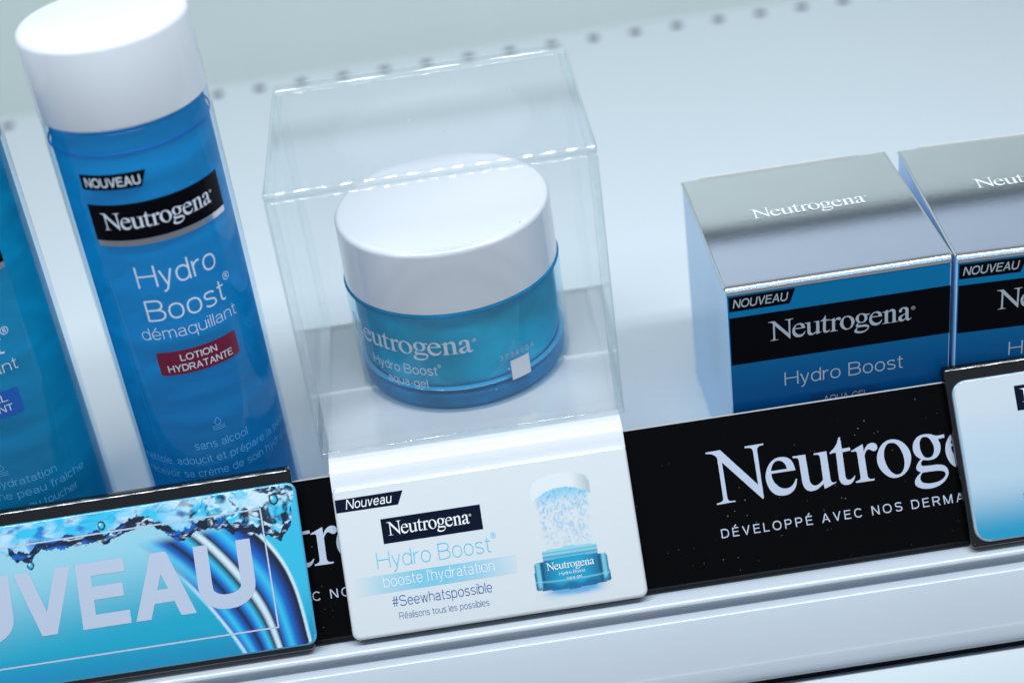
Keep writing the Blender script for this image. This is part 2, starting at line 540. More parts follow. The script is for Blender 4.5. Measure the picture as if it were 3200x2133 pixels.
# ------------------------------------------------------------------ lettering
SERIF = {
 'N': [[[0.0,0.993],[0.277,0.998],[0.858,0.253],[0.878,0.888],[0.86,0.938],[0.814,0.959],[0.739,0.963],[0.741,0.997],[1.096,1.0],[1.087,0.97],[1.015,0.964],[0.966,0.924],[0.956,0.862],[0.918,-0.0],[0.893,-0.018],[0.269,0.767],[0.246,0.088],[0.268,0.042],[0.309,0.032],[0.387,0.031],[0.38,0.007],[0.033,0.0],[0.033,0.028],[0.11,0.038],[0.155,0.067],[0.168,0.107],[0.196,0.849],[0.175,0.895],[0.111,0.942],[0.0,0.965]]],
 'e': [[[0.578,0.419],[0.563,0.525],[0.528,0.615],[0.459,0.676],[0.377,0.698],[0.262,0.692],[0.161,0.643],[0.074,0.549],[0.015,0.423],[0.0,0.312],[0.018,0.195],[0.065,0.089],[0.139,0.02],[0.241,-0.012],[0.364,-0.007],[0.464,0.042],[0.536,0.131],[0.574,0.253],[0.557,0.262],[0.519,0.204],[0.443,0.13],[0.354,0.109],[0.271,0.125],[0.194,0.183],[0.138,0.276],[0.118,0.379],[0.122,0.418]],[[0.123,0.468],[0.152,0.545],[0.214,0.62],[0.289,0.642],[0.363,0.612],[0.41,0.548],[0.426,0.467]]],
 'u': [[[0.0,0.677],[0.241,0.676],[0.229,0.218],[0.239,0.146],[0.28,0.092],[0.335,0.081],[0.396,0.1],[0.48,0.166],[0.502,0.582],[0.49,0.624],[0.455,0.642],[0.395,0.645],[0.398,0.673],[0.64,0.679],[0.619,0.159],[0.625,0.108],[0.657,0.085],[0.718,0.091],[0.713,0.073],[0.478,-0.009],[0.476,0.088],[0.416,0.048],[0.322,-0.002],[0.22,-0.011],[0.141,0.026],[0.102,0.095],[0.09,0.197],[0.101,0.579],[0.094,0.62],[0.061,0.639],[0.0,0.644]]],
 't': [[[0.243,0.901],[0.242,0.68],[0.394,0.681],[0.39,0.622],[0.236,0.617],[0.211,0.201],[0.214,0.129],[0.243,0.093],[0.301,0.094],[0.348,0.123],[0.379,0.154],[0.391,0.138],[0.354,0.072],[0.28,0.012],[0.193,0.004],[0.12,0.037],[0.088,0.105],[0.087,0.205],[0.116,0.628],[0.0,0.62],[0.001,0.645],[0.085,0.704],[0.164,0.792],[0.214,0.895]]],
 'r': [[[0.258,0.707],[0.251,0.559],[0.288,0.625],[0.345,0.682],[0.415,0.705],[0.471,0.696],[0.509,0.662],[0.518,0.618],[0.499,0.573],[0.466,0.55],[0.419,0.554],[0.376,0.583],[0.346,0.599],[0.304,0.575],[0.253,0.497],[0.237,0.139],[0.242,0.081],[0.266,0.054],[0.359,0.04],[0.344,0.009],[0.002,0.012],[0.0,0.042],[0.046,0.049],[0.093,0.075],[0.106,0.121],[0.121,0.526],[0.118,0.575],[0.093,0.6],[0.025,0.593],[0.017,0.612],[0.131,0.658]]],
 'o': [[[0.372,0.709],[0.475,0.672],[0.566,0.587],[0.624,0.473],[0.639,0.348],[0.601,0.221],[0.524,0.1],[0.416,0.021],[0.288,-0.005],[0.231,0.0],[0.143,0.044],[0.055,0.143],[0.0,0.274],[0.002,0.407],[0.065,0.558],[0.169,0.666],[0.271,0.708]],[[0.319,0.651],[0.392,0.627],[0.447,0.557],[0.486,0.447],[0.5,0.312],[0.483,0.201],[0.428,0.095],[0.364,0.053],[0.307,0.052],[0.237,0.096],[0.17,0.21],[0.142,0.328],[0.143,0.452],[0.188,0.578],[0.251,0.644]]],
 'g': [[[0.44,0.703],[0.494,0.685],[0.52,0.667],[0.71,0.66],[0.707,0.6],[0.578,0.588],[0.6,0.517],[0.599,0.422],[0.558,0.323],[0.479,0.25],[0.38,0.225],[0.304,0.229],[0.231,0.245],[0.191,0.209],[0.18,0.168],[0.198,0.136],[0.344,0.124],[0.515,0.117],[0.604,0.084],[0.652,0.025],[0.657,-0.062],[0.603,-0.158],[0.493,-0.245],[0.352,-0.29],[0.199,-0.293],[0.089,-0.264],[0.013,-0.21],[0.0,-0.142],[0.046,-0.063],[0.151,0.025],[0.095,0.062],[0.077,0.112],[0.105,0.174],[0.174,0.249],[0.2,0.264],[0.121,0.333],[0.085,0.434],[0.09,0.518],[0.134,0.616],[0.218,0.689],[0.327,0.715]],[[0.357,0.666],[0.41,0.636],[0.454,0.558],[0.478,0.44],[0.451,0.34],[0.399,0.281],[0.33,0.271],[0.276,0.291],[0.233,0.373],[0.218,0.489],[0.241,0.6],[0.289,0.659]],[[0.178,0.016],[0.326,0.013],[0.514,-0.0],[0.582,-0.022],[0.602,-0.072],[0.57,-0.124],[0.485,-0.178],[0.347,-0.204],[0.215,-0.193],[0.136,-0.157],[0.114,-0.102],[0.138,-0.03]]],
 'n': [[(0,.60),(.10,.635),(.255,.705),(.262,.60),(.34,.665),(.43,.702),(.52,.69),(.585,.635),(.605,.55),(.61,.10),(.625,.045),(.66,.027),(.73,.022),(.73,0),(.385,0),(.385,.022),(.44,.028),(.465,.05),(.468,.10),(.468,.50),(.45,.57),(.40,.605),(.345,.595),(.265,.545),(.265,.10),(.28,.045),(.31,.027),(.37,.022),(.37,0),(.01,0),(.01,.022),(.075,.028),(.105,.05),(.12,.10),(.12,.54),(.105,.585),(.07,.595),(.01,.585)]],
 'a': [[(.03,.52),(.06,.62),(.14,.685),(.26,.705),(.38,.685),(.44,.62),(.455,.53),(.455,.14),(.465,.09),(.495,.075),(.53,.085),(.575,.12),(.585,.105),(.53,.03),(.46,-.012),(.385,.0),(.335,.05),(.32,.10),(.26,.03),(.17,-.012),(.08,.005),(.02,.06),(.0,.15),(.02,.235),(.08,.29),(.18,.33),(.315,.38),(.315,.53),(.295,.60),(.24,.64),(.18,.63),(.165,.585),(.165,.53),(.14,.48),(.095,.465),(.05,.48)],[(.315,.335),(.315,.16),(.27,.105),(.215,.085),(.165,.10),(.145,.16),(.16,.225),(.21,.28)]],
}
SERIF_POS = [('N', 0.0), ('e', 1.017), ('u', 1.588), ('t', 2.282), ('r', 2.663), ('o', 3.132), ('g', 3.745),
             ('e', 4.42), ('n', 4.98), ('a', 5.70)]
SERIF_W = 6.285


def smooth_poly(pts, n=3):
    P = [np.array(p, float) for p in pts]
    k = len(P)
    out = []
    T = []
    for i in range(k):
        a, b, c = P[i - 1], P[i], P[(i + 1) % k]
        d1, d2 = b - a, c - b
        l1, l2 = np.hypot(*d1), np.hypot(*d2)
        cosang = (d1 @ d2) / (l1 * l2 + 1e-9)
        T.append(None if cosang < math.cos(math.radians(46)) else (d1 / l1 * l2 + d2 / l2 * l1) / (l1 + l2))
    for i in range(k):
        p, q = P[i], P[(i + 1) % k]
        L = np.hypot(*(q - p))
        t0, t1 = T[i], T[(i + 1) % k]
        if L < 0.02 or (t0 is None and t1 is None) or L > 0.3:
            out.append(p)
            continue
        d = (q - p) / L
        t0 = d if t0 is None else t0
        t1 = d if t1 is None else t1
        for j in range(n):
            s = j / n
            h00, h10, h01, h11 = 2*s**3-3*s**2+1, s**3-2*s**2+s, -2*s**3+3*s**2, s**3-s**2
            out.append(h00 * p + h10 * L * t0 + h01 * q + h11 * L * t1)
    return out


def serif_shapes(reg=True):
    """the brand word in cap heights: list of (triangle vertex list, triangles)"""
    res = []
    for ch, x0 in SERIF_POS:
        loops = [[(p[0] - 0.03 * p[1] * (ch not in 'na') + x0, p[1]) for p in smooth_poly(c)] for c in SERIF[ch]]
        flat = [p for l in loops for p in l]
        tris = tessellate_polygon([[Vector((x, y, 0)) for x, y in l] for l in loops])
        res.append((flat, [tuple(t) for t in tris]))
    if reg:
        res += [(p, f) for p, f in reg_mark(6.36, 0.60, 0.085)]
    return res


def ribbon(pts, h, closed=False):
    P = []
    for p in pts:
        p = np.array(p, float)
        if not P or np.hypot(*(p - P[-1])) > h * 0.15:
            P.append(p)
    n = len(P)
    L, R_ = [], []
    for i in range(n):
        a = P[i - 1] if (i > 0 or closed) else P[i]
        b = P[(i + 1) % n] if (i < n - 1 or closed) else P[i]
        d = b - a
        d = d / (np.hypot(*d) + 1e-12)
        nn = np.array([-d[1], d[0]])
        L.append(P[i] + nn * h)
        R_.append(P[i] - nn * h)
    v = L + R_
    f = []
    for i in range(n if closed else n - 1):
        j = (i + 1) % n
        f.append((i, n + i, n + j, j))
    return v, f


def sup(cx, cy, rx, ry, a0, a1, n=14, e=2.25):
    out = []
    for i in range(n + 1):
        t = math.radians(a0 + (a1 - a0) * i / n)
        c, s = math.cos(t), math.sin(t)
        out.append((cx + rx * math.copysign(abs(c) ** (2 / e), c), cy + ry * math.copysign(abs(s) ** (2 / e), s)))
    return out


def reg_mark(x, y, r):
    o = [ribbon([(x + r * math.cos(a), y + r * math.sin(a)) for a in np.linspace(0, 2 * math.pi, 18)[:-1]], r * 0.11, True)]
    k = r * 0.5
    o.append(ribbon([(x - k * .55, y - k), (x - k * .55, y + k)], r * 0.11))
    o.append(ribbon([(x - k * .55, y + k)] + sup(x, y + k * .5, k * .55, k * .5, 90, -90, 6) + [(x - k * .55, y)], r * 0.1))
    o.append(ribbon([(x, y), (x + k * .7, y - k)], r * 0.11))
    return o


XH = 0.725


def glyph(c, s):
    """grotesque sans letter drawn with strokes of width s (cap height 1): (list of (verts, faces), width)"""
    h = s / 2
    hk = h * 0.9
    out = []

    def V(x, y0, y1):
        out.append(([(x - h, y0), (x + h, y0), (x + h, y1), (x - h, y1)], [(0, 1, 2, 3)]))

    def H(y, x0, x1):
        out.append(([(x0, y - hk), (x1, y - hk), (x1, y + hk), (x0, y + hk)], [(0, 1, 2, 3)]))

    def D(x0, y0, x1, y1):
        w = h * math.hypot(x1 - x0, y1 - y0) / abs(y1 - y0)
        out.append(([(x0 - w, y0), (x0 + w, y0), (x1 + w, y1), (x1 - w, y1)], [(0, 1, 2, 3)]))

    def K(pts, closed=False):
        out.append(ribbon(pts, h, closed))

    def bowl(x0, x1, xm, yb, yt):
        ry = (yt - yb) / 2
        K([(x0, yt), (xm, yt)] + sup(xm, yb + ry, x1 - xm, ry, 88, -88, 12) + [(xm, yb), (x0, yb)])

    base = {'É': 'E', 'é': 'e', 'è': 'e', 'ê': 'e', 'î': 'ı'}.get(c, c)
    w = 0.6
    if base == 'A':
        w = .95; D(h * 1.05, 0, w / 2, 1); D(w - h * 1.05, 0, w / 2, 1); H(.33, .2 + h, w - .2 - h)
    elif base == 'B':
        w = .84; V(h, 0, 1); bowl(s, w - .06 - h, .46, .52, 1 - hk); bowl(s, w - h, .46, hk, .52)
    elif base in 'CG':
        w = .98 if base == 'C' else 1.02
        K(sup(w / 2, .5, w / 2 - h, .515 - h, 38, 322, 26))
        if base == 'G':
            V(w - h, .02, .5); H(.48, w * .55, w)
    elif base == 'D':
        w = .92; V(h, 0, 1); bowl(s, w - h, .40, hk, 1 - hk)
    elif base == 'E':
        w = .76; V(h, 0, 1); H(1 - hk, s, w); H(.53, s, w - .06); H(hk, s, w)
    elif base == 'H':
        w = .92; V(h, 0, 1); V(w - h, 0, 1); H(.53, s, w - s)
    elif base == 'I':
        w = s; V(h, 0, 1)
    elif base == 'L':
        w = .68; V(h, 0, 1); H(hk, s, w)
    elif base == 'M':
        w = 1.04; V(h, 0, 1); V(w - h, 0, 1); D(h * 1.2, 1, w / 2, 0); D(w - h * 1.2, 1, w / 2, 0)
    elif base == 'N':
        w = .90; V(h, 0, 1); V(w - h, 0, 1); D(h * 1.25, 1, w - h * 1.25, 0)
    elif base in 'OQ':
        w = 1.04; K(sup(w / 2, .5, w / 2 - h, .515 - h, 0, 352, 30), True)
        if base == 'Q':
            K([(w * .58, .25), (w * .95, -.02)])
    elif base in 'PR':
        w = .84 if base == 'P' else .90; V(h, 0, 1); bowl(s, w - .03 - h, .48, .46, 1 - hk)
        if base == 'R':
            D(.50, .46, w - h * 1.1, 0)
    elif base == 'S':
        w = .84
        K(sup(w / 2, .755, w / 2 - h - .01, .26 - h, 20, 180, 10) + sup(w / 2, .755, w / 2 - h - .01, .24, 190, 262, 5)
          + sup(w / 2, .265, w / 2 - h, .25, 80, 8, 5) + sup(w / 2, .265, w / 2 - h, .28 - h, 0, -162, 11))
    elif base == 'T':
        w = .80; V(w / 2, 0, 1 - s * .9); H(1 - hk, 0, w)
    elif base == 'U':
        w = .90; K([(h, 1), (h, .36)] + sup(w / 2, .36, w / 2 - h, .375 - h, 180, 360, 14) + [(w - h, .36), (w - h, 1)])
    elif base == 'V':
        w = .90; D(h * 1.05, 1, w / 2, 0); D(w - h * 1.05, 1, w / 2, 0)
    elif base == 'Y':
        w = .92; D(h * 1.2, 1, w / 2, .4); D(w - h * 1.2, 1, w / 2, .4); V(w / 2, 0, .42)
    elif base == 'a':
        w = .62; x = w - h - .05
        K(sup((h + x) / 2 + .01, XH - .24, (x - h) / 2 - .01, .24 - h, 165, 0, 12) + [(x, XH - .24), (x, .12)] + [(x + .02, .03 + h * .6), (w, h * .9)])
        K([(x, .44)] + sup(w * .46, .215, w * .46 - h, .205 - h * .6, 75, 330, 16, 2.1))
    elif base in 'bdpq':
        w = .66; x = h if base in 'bp' else w - h
        V(x, 0 if base in 'bd' else -.28, 1 if base in 'bd' else XH)
        K(sup(w / 2, XH / 2, w / 2 - h, XH / 2 + .012 - h, 0, 352, 26), True)
    elif base == 'c':
        w = .60; K(sup(w / 2 + .02, XH / 2, w / 2 - h + .02, XH / 2 + .012 - h, 42, 318, 20))
    elif base == 'e':
        w = .66
        K([(w - h, XH * .5)] + sup(w / 2, XH / 2, w / 2 - h, XH / 2 + .012 - h, 4, 325, 26)); H(XH * .5, s * .8, w - h)
    elif base == 'f':
        w = .34; K([(.15, 0), (.15, .78)] + sup(.15 + .16, .80, .16, .20 - h, 180, 95, 6) + [(w + .02, 1 - h)]); H(XH - hk, 0, w)
    elif base == 'g':
        w = .66; K(sup(w / 2, XH / 2 + .02, w / 2 - h, XH / 2 - h, 0, 352, 26), True)
        K([(w - h, XH), (w - h, -.06)] + sup(w / 2, -.06, w / 2 - h, .23 - h, 0, -155, 12))
    elif base in 'hn':
        w = .62; V(h, 0, 1 if base == 'h' else XH)
        K(sup(w / 2, XH - .30, w / 2 - h, .31 - h, 170, 0, 13) + [(w - h, XH - .30), (w - h, 0)])
    elif base in 'iı':
        w = s; V(h, 0, XH)
        if base == 'i':
            V(h, 1 - s * 1.1, 1)
    elif base == 'l':
        w = s; V(h, 0, 1)
    elif base == 'm':
        w = .98; V(h, 0, XH)
        for x0, x1 in ((0, .5 + h), (.5 - h, w)):
            K(sup((x0 + x1) / 2, XH - .28, (x1 - x0) / 2 - h, .29 - h, 170, 0, 12) + [(x1 - h, XH - .28), (x1 - h, 0)])
    elif base == 'o':
        w = .68; K(sup(w / 2, XH / 2, w / 2 - h, XH / 2 + .012 - h, 0, 352, 28), True)
    elif base == 'r':
        w = .38; V(h, 0, XH); K(sup(w + .02, XH - .34, w + .02 - h, .34 - h * .8, 172, 92, 8))
    elif base == 's':
        w = .58
        K(sup(w / 2, .545, w / 2 - h - .01, .19 - h, 20, 180, 9) + sup(w / 2, .545, w / 2 - h - .01, .16, 190, 262, 4)
          + sup(w / 2, .19, w / 2 - h, .175, 80, 8, 4) + sup(w / 2, .19, w / 2 - h, .20 - h, 0, -160, 10))
    elif base == 't':
        w = .36; K([(.15, .93), (.15, .16)] + sup(.15 + .13, .15, .13, .15 - h, 180, 262, 6) + [(w, h)]); H(XH - hk, 0, w)
    elif base == 'u':
        w = .62; V(w - h, 0, XH)
        K([(h, XH), (h, .30)] + sup(w / 2, .30, w / 2 - h, .31 - h, 180, 350, 13))
    elif base == 'v':
        w = .60; D(h * 1.05, XH, w / 2, 0); D(w - h * 1.05, XH, w / 2, 0)
    elif base == 'w':
        w = .90; D(h * 1.05, XH, w * .27, 0); D(w / 2, XH, w * .27, 0); D(w / 2, XH, w * .73, 0); D(w - h * 1.05, XH, w * .73, 0)
    elif base == 'y':
        w = .60; D(h * 1.05, XH, w / 2, 0.02); K([(w - h * 1.05, XH), (w / 2 - .02, -.08), (w / 2 - .08, -.20), (w / 2 - .16, -.25), (.06, -.25)])
    elif base == "'":
        w = s; V(h, .70, 1)
    elif base == '-':
        w = .34; H(.36, 0, w)
    elif base == ',':
        w = s; K([(h, s), (h, 0), (h * .4, -.13)])
    elif base == '#':
        w = .72; D(.16, 0, .28, 1); D(.44, 0, .56, 1); H(.34, 0, w); H(.66, .02, w)
    elif base == '3':
        w = .66; K(sup(w / 2, .75, w / 2 - h - .03, .25 - h, 160, -80, 14)); K(sup(w / 2, .27, w / 2 - h, .27 - h, 80, -165, 16))
    elif base == '4':
        w = .68; V(w - .2, 0, 1); H(.25, 0, w); D(h, .26, w - .22, 1)
    elif base == '5':
        w = .66; H(1 - hk, .12, w - .03); D(.08, .48, .14, 1); K(sup(w / 2, .32, w / 2 - h, .32 - h, 140, -165, 18))
    elif base == '7':
        w = .64; H(1 - hk, 0, w); K([(w - h, 1 - s), (.35, .55), (.24, 0)])
    elif base == '0':
        w = .66; K(sup(w / 2, .5, w / 2 - h, .51 - h, 0, 352, 26), True)
    elif base == ' ':
        w = .28
    if c in 'Ééèê':
        y = 1.09 if c == 'É' else XH + .09
        if c == 'ê':
            K([(w / 2 - .12, y), (w / 2, y + .11)]); K([(w / 2, y + .11), (w / 2 + .12, y)])
        elif c == 'è':
            K([(w / 2 + .06, y), (w / 2 - .06, y + .14)])
        else:
            K([(w / 2 - .09, y - .02), (w / 2 + .13, y + .20)])
    if c == 'î':
        K([(h - .1, XH + .09), (h, XH + .2)]); K([(h, XH + .2), (h + .1, XH + .09)])
    return out, w


def sans_shapes(text, s, track=0.0, slant=0.0):
    x = 0.0
    res = []
    for c in text:
        if c == '®':
            r = .17
            res += [(p, f) for p, f in reg_mark(x + r - .02, .98, r)]
            x += 2 * r
            continue
        g, w = glyph(c, s)
        for v, f in g:
            res.append(([(x + p[0] + slant * p[1], p[1]) for p in v], f))
        x += w + .155 - s * .35 + track
    return res, x - (.155 - s * .35 + track)


def decal(name, shapes, mapf, m, parent, cut=None, lift=0.05):
    """flat shapes [(pts, faces)] laid on a surface; every stroke sits a hair above the last"""
    bm = bmesh.new()
    for i, (pts, faces) in enumerate(shapes):
        z = lift + 0.012 * (i % 6)
        vv = [bm.verts.new((p[0], p[1], z)) for p in pts]
        for f in faces:
            if len(set(f)) > 2:
                try:
                    bm.faces.new([vv[k] for k in f])
                except ValueError:
                    pass
    if cut:
        xs = [v.co.x for v in bm.verts]
        x = min(xs) + cut
        while x < max(xs):
            bmesh.ops.bisect_plane(bm, geom=bm.verts[:] + bm.edges[:] + bm.faces[:], plane_co=(x, 0, 0), plane_no=(1, 0, 0))
            x += cut
    bm.verts.index_update()
    vs = [mapf(v.co.x, v.co.y, v.co.z) for v in bm.verts]
    fs = [[v.index for v in f.verts] for f in bm.faces]
    bm.free()
    return mesh(name, vs, fs, m, parent)


def place(shapes, x0, y0, sx, sy):
    return [([(x0 + p[0] * sx, y0 + p[1] * sy) for p in v], f) for v, f in shapes]


def sans(text, x0, y0, cap, width=None, s=0.12, track=0.0, slant=0.0):
    sh, w = sans_shapes(text, s, track, slant)
    sx = width / w if width else cap
    return place(sh, x0, y0, sx, cap)


def serif(x0, y0, width, cap, reg=True):
    return place(serif_shapes(reg), x0, y0, width / SERIF_W, cap)


def quad_shape(pts):
    return [(list(pts), [tuple(range(len(pts)))])]


def on_front(n0):
    return lambda x, y, z: plane_pt(x, -y, n0 + z)          # y up the slope: u = -y


def ink_grid(name, x0, x1, y0, y1, step, colour, mapf, m, parent, inside=None, lift=0.03):
    """flat printed sheet: a fine grid of points, each with the ink colour printed there"""
    nx, ny = max(2, int((x1 - x0) / step)), max(2, int((y1 - y0) / step))
    X, Y = np.meshgrid(np.linspace(x0, x1, nx + 1), np.linspace(y0, y1, ny + 1))
    col = colour(X, Y)
    vs = [mapf(a, b, lift) for a, b in zip(X.ravel(), Y.ravel())]
    ok = np.ones(X.shape, bool) if inside is None else inside(X, Y)
    fs = []
    for j in range(ny):
        for i in range(nx):
            if ok[j, i] and ok[j, i + 1] and ok[j + 1, i] and ok[j + 1, i + 1]:
                a = j * (nx + 1) + i
                fs.append((a, a + 1, a + nx + 2, a + nx + 1))
    o = mesh(name, vs, fs, m, parent)
    at = o.data.color_attributes.new("ink", 'FLOAT_COLOR', 'POINT')
    c4 = np.ones((X.size, 4))
    c4[:, :3] = np.clip(col.reshape(-1, 3), 0, 1)
    at.data.foreach_set("color", c4.ravel())
    return o


def tolin(c):
    c = np.clip(np.asarray(c, float) / 255.0, 0, 1)
    return np.where(c <= 0.04045, c / 12.92, ((c + 0.055) / 1.055) ** 2.4)


rng = np.random.RandomState(5)
_tab = rng.rand(64, 64)


def vnoise(x, y):
    xi, yi = np.floor(x).astype(int), np.floor(y).astype(int)
    fx, fy = x - xi, y - yi
    fx, fy = fx * fx * (3 - 2 * fx), fy * fy * (3 - 2 * fy)
    t = lambda a, b: _tab[a % 64, b % 64]
    return (t(xi, yi) * (1 - fx) + t(xi + 1, yi) * fx) * (1 - fy) + (t(xi, yi + 1) * (1 - fx) + t(xi + 1, yi + 1) * fx) * fy


def fbm(x, y, o=4):
    v, a = 0, 0.5
    for k in range(o):
        v = v + a * vnoise(x * 2 ** k + 17.3 * k, y * 2 ** k + 5.1 * k)
        a *= 0.5
    return v


def sstep(a, b, x):
    t = np.clip((x - a) / (b - a), 0, 1)
    return t * t * (3 - 2 * t)


def lerp(a, b, t):
    return a + (b - a) * t[..., None]


# ------------------------------------------------------------------ setting: shelf, back wall, upper wall panel, base
X_MIN, X_MAX = -520.0, 520.0
Y_BACK = 421.0
HOLE_Y, HOLE_P, HOLE_R = 409.5, 23.0, 3.5


def build_shelf():
    vs, fs, fm = [], [], []

    def add(v):
        vs.append(v)
        return len(vs) - 1

    def quad(x0, x1, y0, y1):
        a = [add((x0, y0, 0)), add((x1, y0, 0)), add((x1, y1, 0)), add((x0, y1, 0))]
        fs.append(a)
        fm.append(0)

    y0, y1 = HOLE_Y - 6, HOLE_Y + 6
    quad(X_MIN, X_MAX, -22, y0)
    quad(X_MIN, X_MAX, y1, Y_BACK + 4)
    first = 54.5 - HOLE_P * 25
    cells = [first + HOLE_P * k for k in range(46)]
    cells = [c for c in cells if c - HOLE_P / 2 > X_MIN and c + HOLE_P / 2 < X_MAX]
    quad(X_MIN, cells[0] - HOLE_P / 2, y0, y1)
    quad(cells[-1] + HOLE_P / 2, X_MAX, y0, y1)
    n = 24
    for cx in cells:
        ring, low, outer = [], [], []
        for k in range(n):
            a = 2 * math.pi * k / n
            c, s = math.cos(a), math.sin(a)
            ring.append(add((cx + HOLE_R * c, HOLE_Y + HOLE_R * s, 0)))
            low.append(add((cx + HOLE_R * c, HOLE_Y + HOLE_R * s, -2.0)))
            q = min(HOLE_P / 2 / max(abs(c), 1e-6), 6 / max(abs(s), 1e-6))
            outer.append(add((cx + q * c, HOLE_Y + q * s, 0)))
        # square corners of the cell
        for k in range(n):
            k2 = (k + 1) % n
            a = (vs[outer[k]], vs[outer[k2]])
            on_side = [abs(abs(p[0] - cx) - HOLE_P / 2) < 1e-6 for p in a]
            f = [outer[k], outer[k2], ring[k2], ring[k]]
            if on_side[0] != on_side[1]:
                sx = 1 if (vs[outer[k]][0] + vs[outer[k2]][0]) / 2 > cx else -1
                sy = 1 if (vs[outer[k]][1] + vs[outer[k2]][1]) / 2 > HOLE_Y else -1
                corner = add((cx + sx * HOLE_P / 2, HOLE_Y + sy * 6, 0))
                f = [outer[k], corner, outer[k2], ring[k2], ring[k]]
            fs.append(f)
            fm.append(0)
            fs.append([ring[k], ring[k2], low[k2], low[k]])
            fm.append(1)
        fs.append(low)
        fm.append(1)
    # front edge and underside
    a = [add((X_MIN, -22, 0)), add((X_MAX, -22, 0)), add((X_MAX, -22, -3)), add((X_MIN, -22, -3))]
    fs.append(a)
    fm.append(0)
    b = [add((X_MIN, -22, -3)), add((X_MAX, -22, -3)), add((X_MAX, Y_BACK + 4, -3)), add((X_MIN, Y_BACK + 4, -3))]
    fs.append(b)
    fm.append(0)
    return structure(mesh('shelf', vs, fs, [M['shelf'], M['hole']], fm=fm))


build_shelf()
structure(box('back_wall', (X_MIN, Y_BACK, -3.5), (X_MAX, Y_BACK + 6, 295), M['wall'], bevel=0.8))
structure(box('upper_back_wall', (X_MIN, Y_BACK, 306), (X_MAX, Y_BACK + 6, 520), M['upper'], bevel=0.8))  # unseen upper panel, added for its reflection in the silver lids
structure(box('wall_joint', (X_MIN, Y_BACK + 7, 280), (X_MAX, Y_BACK + 10, 320), M['hole']))
structure(extrude_x('base_panel', [un(86.6, -1.2), un(87.0, -0.8), un(150, -0.8), un(150, -6), un(86.6, -6)], X_MIN, X_MAX, M['base'], smooth=60))
structure(extrude_x('dark_gap_backing', [un(40, -11), un(150, -11), un(150, -12), un(40, -12)], X_MIN, X_MAX, M['hole']))  # added dark sheet that keeps the gap below the rail dark

# ------------------------------------------------------------------ shelf-edge rail
rail_prof = [(44, -9.5), (52.3, -9.5), (52.7, -2.4), (53.2, -0.8), (54.3, 0.6), (55.6, 1.6), (56.6, 2.1), (57.2, 2.1), (57.5, 1.6),
             (57.9, -0.6), (58.6, -1.6), (59.6, -1.5), (60.2, -0.6), (60.7, 1.0), (61.4, 1.9), (62.3, 2.2), (66, 2.7), (71, 3.2),
             (77, 3.4), (81, 3.1), (82.6, 2.7), (83.5, 2.0), (84.0, 1.0), (84.1, -0.6), (84.0, -10.5), (44, -10.5)]
o = extrude_x('shelf_edge_rail', [un(*p) for p in rail_prof], X_MIN, X_MAX, M['rail'], smooth=60)
o["label"] = "white moulded plastic rail running along the shelf edge below the black strip"
o["category"] = "rail"

# ------------------------------------------------------------------ black brand strip
strip = thing('brand_strip', "long black strip lettered in white along the shelf front, behind the signs", 'sign',
              loc=tuple(plane_pt(0, 50.6, 0)))
box_pts = [un(0.35, 0), un(0.0, -0.1), un(0, -0.9), un(50.6, -0.9), un(50.6, 0)]
extrude_x('panel', [un(0.45, 0), un(0.0, -0.02), un(0.0, -0.9), un(50.6, -0.9), un(50.6, 0)], X_MIN, X_MAX, M['black_strip'], strip)
extrude_x('top_edge', [un(0.28, 0.04), un(-0.12, 0.0), un(-0.12, -0.95), un(0.02, -0.95), un(0.02, -0.05)], X_MIN, X_MAX, M['strip_edge'], strip)
TAG = 'DÉVELOPPÉ AVEC NOS DERMATOLOGUES'
for k in (-2, -1, 0, 1):
    dx = 173.4 * k
    decal('lettering', serif(37.96 + dx, -27.6, SERIF_W * 16.99, 16.99), on_front(0), M['ink_white'], strip)
    wd = 77.9 / sans_shapes('DÉVELOPPÉ AVEC NOS DERMA', 0.135, 0.30)[1] * sans_shapes(TAG, 0.135, 0.30)[1]
    decal('lettering', sans(TAG, 38.4 + dx, -38.25, 2.85, wd, s=0.135, track=0.30), on_front(0), M['ink_white'], strip)

# ------------------------------------------------------------------ display stand with the white sign
ST_X0, ST_X1, ST_Z = -81.3, 12.4, 39.0
stand = thing('display_stand', "white plastic display stand holding the jar, its front apron a printed white sign", 'display stand',
              loc=(-34.4, 40, 0))
# top runs forward, folds over the front into the tilted apron
prof_top = [(82.7, ST_Z)]
prof_top += [(40.2, ST_Z), (39.6, ST_Z), (38.9, ST_Z + 0.45), (38.2, ST_Z + 0.9), (37.5, ST_Z + 0.45), (36.8, ST_Z), (36.2, ST_Z)]  # added ridge stands in for the bright caustic line across the tray
prof_top += [(8.0, ST_Z), (3.2, ST_Z)]
pa, pb, pc = np.array([3.2, ST_Z]), np.array([-3.0, ST_Z]), np.array(un(2.6, 2.0))
for i in range(1, 9):
    t = i / 9
    prof_top.append(tuple((1 - t) ** 2 * pa + 2 * t * (1 - t) * pb + t * t * pc))
prof_top += [tuple(pc), un(4.6, 1.9), un(20, 1.9), un(48.6, 1.9)]
pv = np.array(prof_top)
inner = []
for i in range(len(pv)):
    d = pv[min(i + 1, len(pv) - 1)] - pv[max(i - 1, 0)]
    d /= np.hypot(*d)
    inner.append(tuple(pv[i] + 1.6 * np.array([-d[1], d[0]])))
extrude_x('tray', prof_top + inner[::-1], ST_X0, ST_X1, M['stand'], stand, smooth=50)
for x in (-75, 4.5):
    box('leg', (x, 8, 0.0), (x + 2, 78, ST_Z - 1.7), M['stand'], stand, bevel=0.3)
ins = plate('sign_plate', ST_X0 - 0.1, ST_X1 + 0.1, 4.4, 52.4, 1.95, 3.2, [2.6, 2.6, 2.0, 2.0], 1.1, M['insert'], stand)
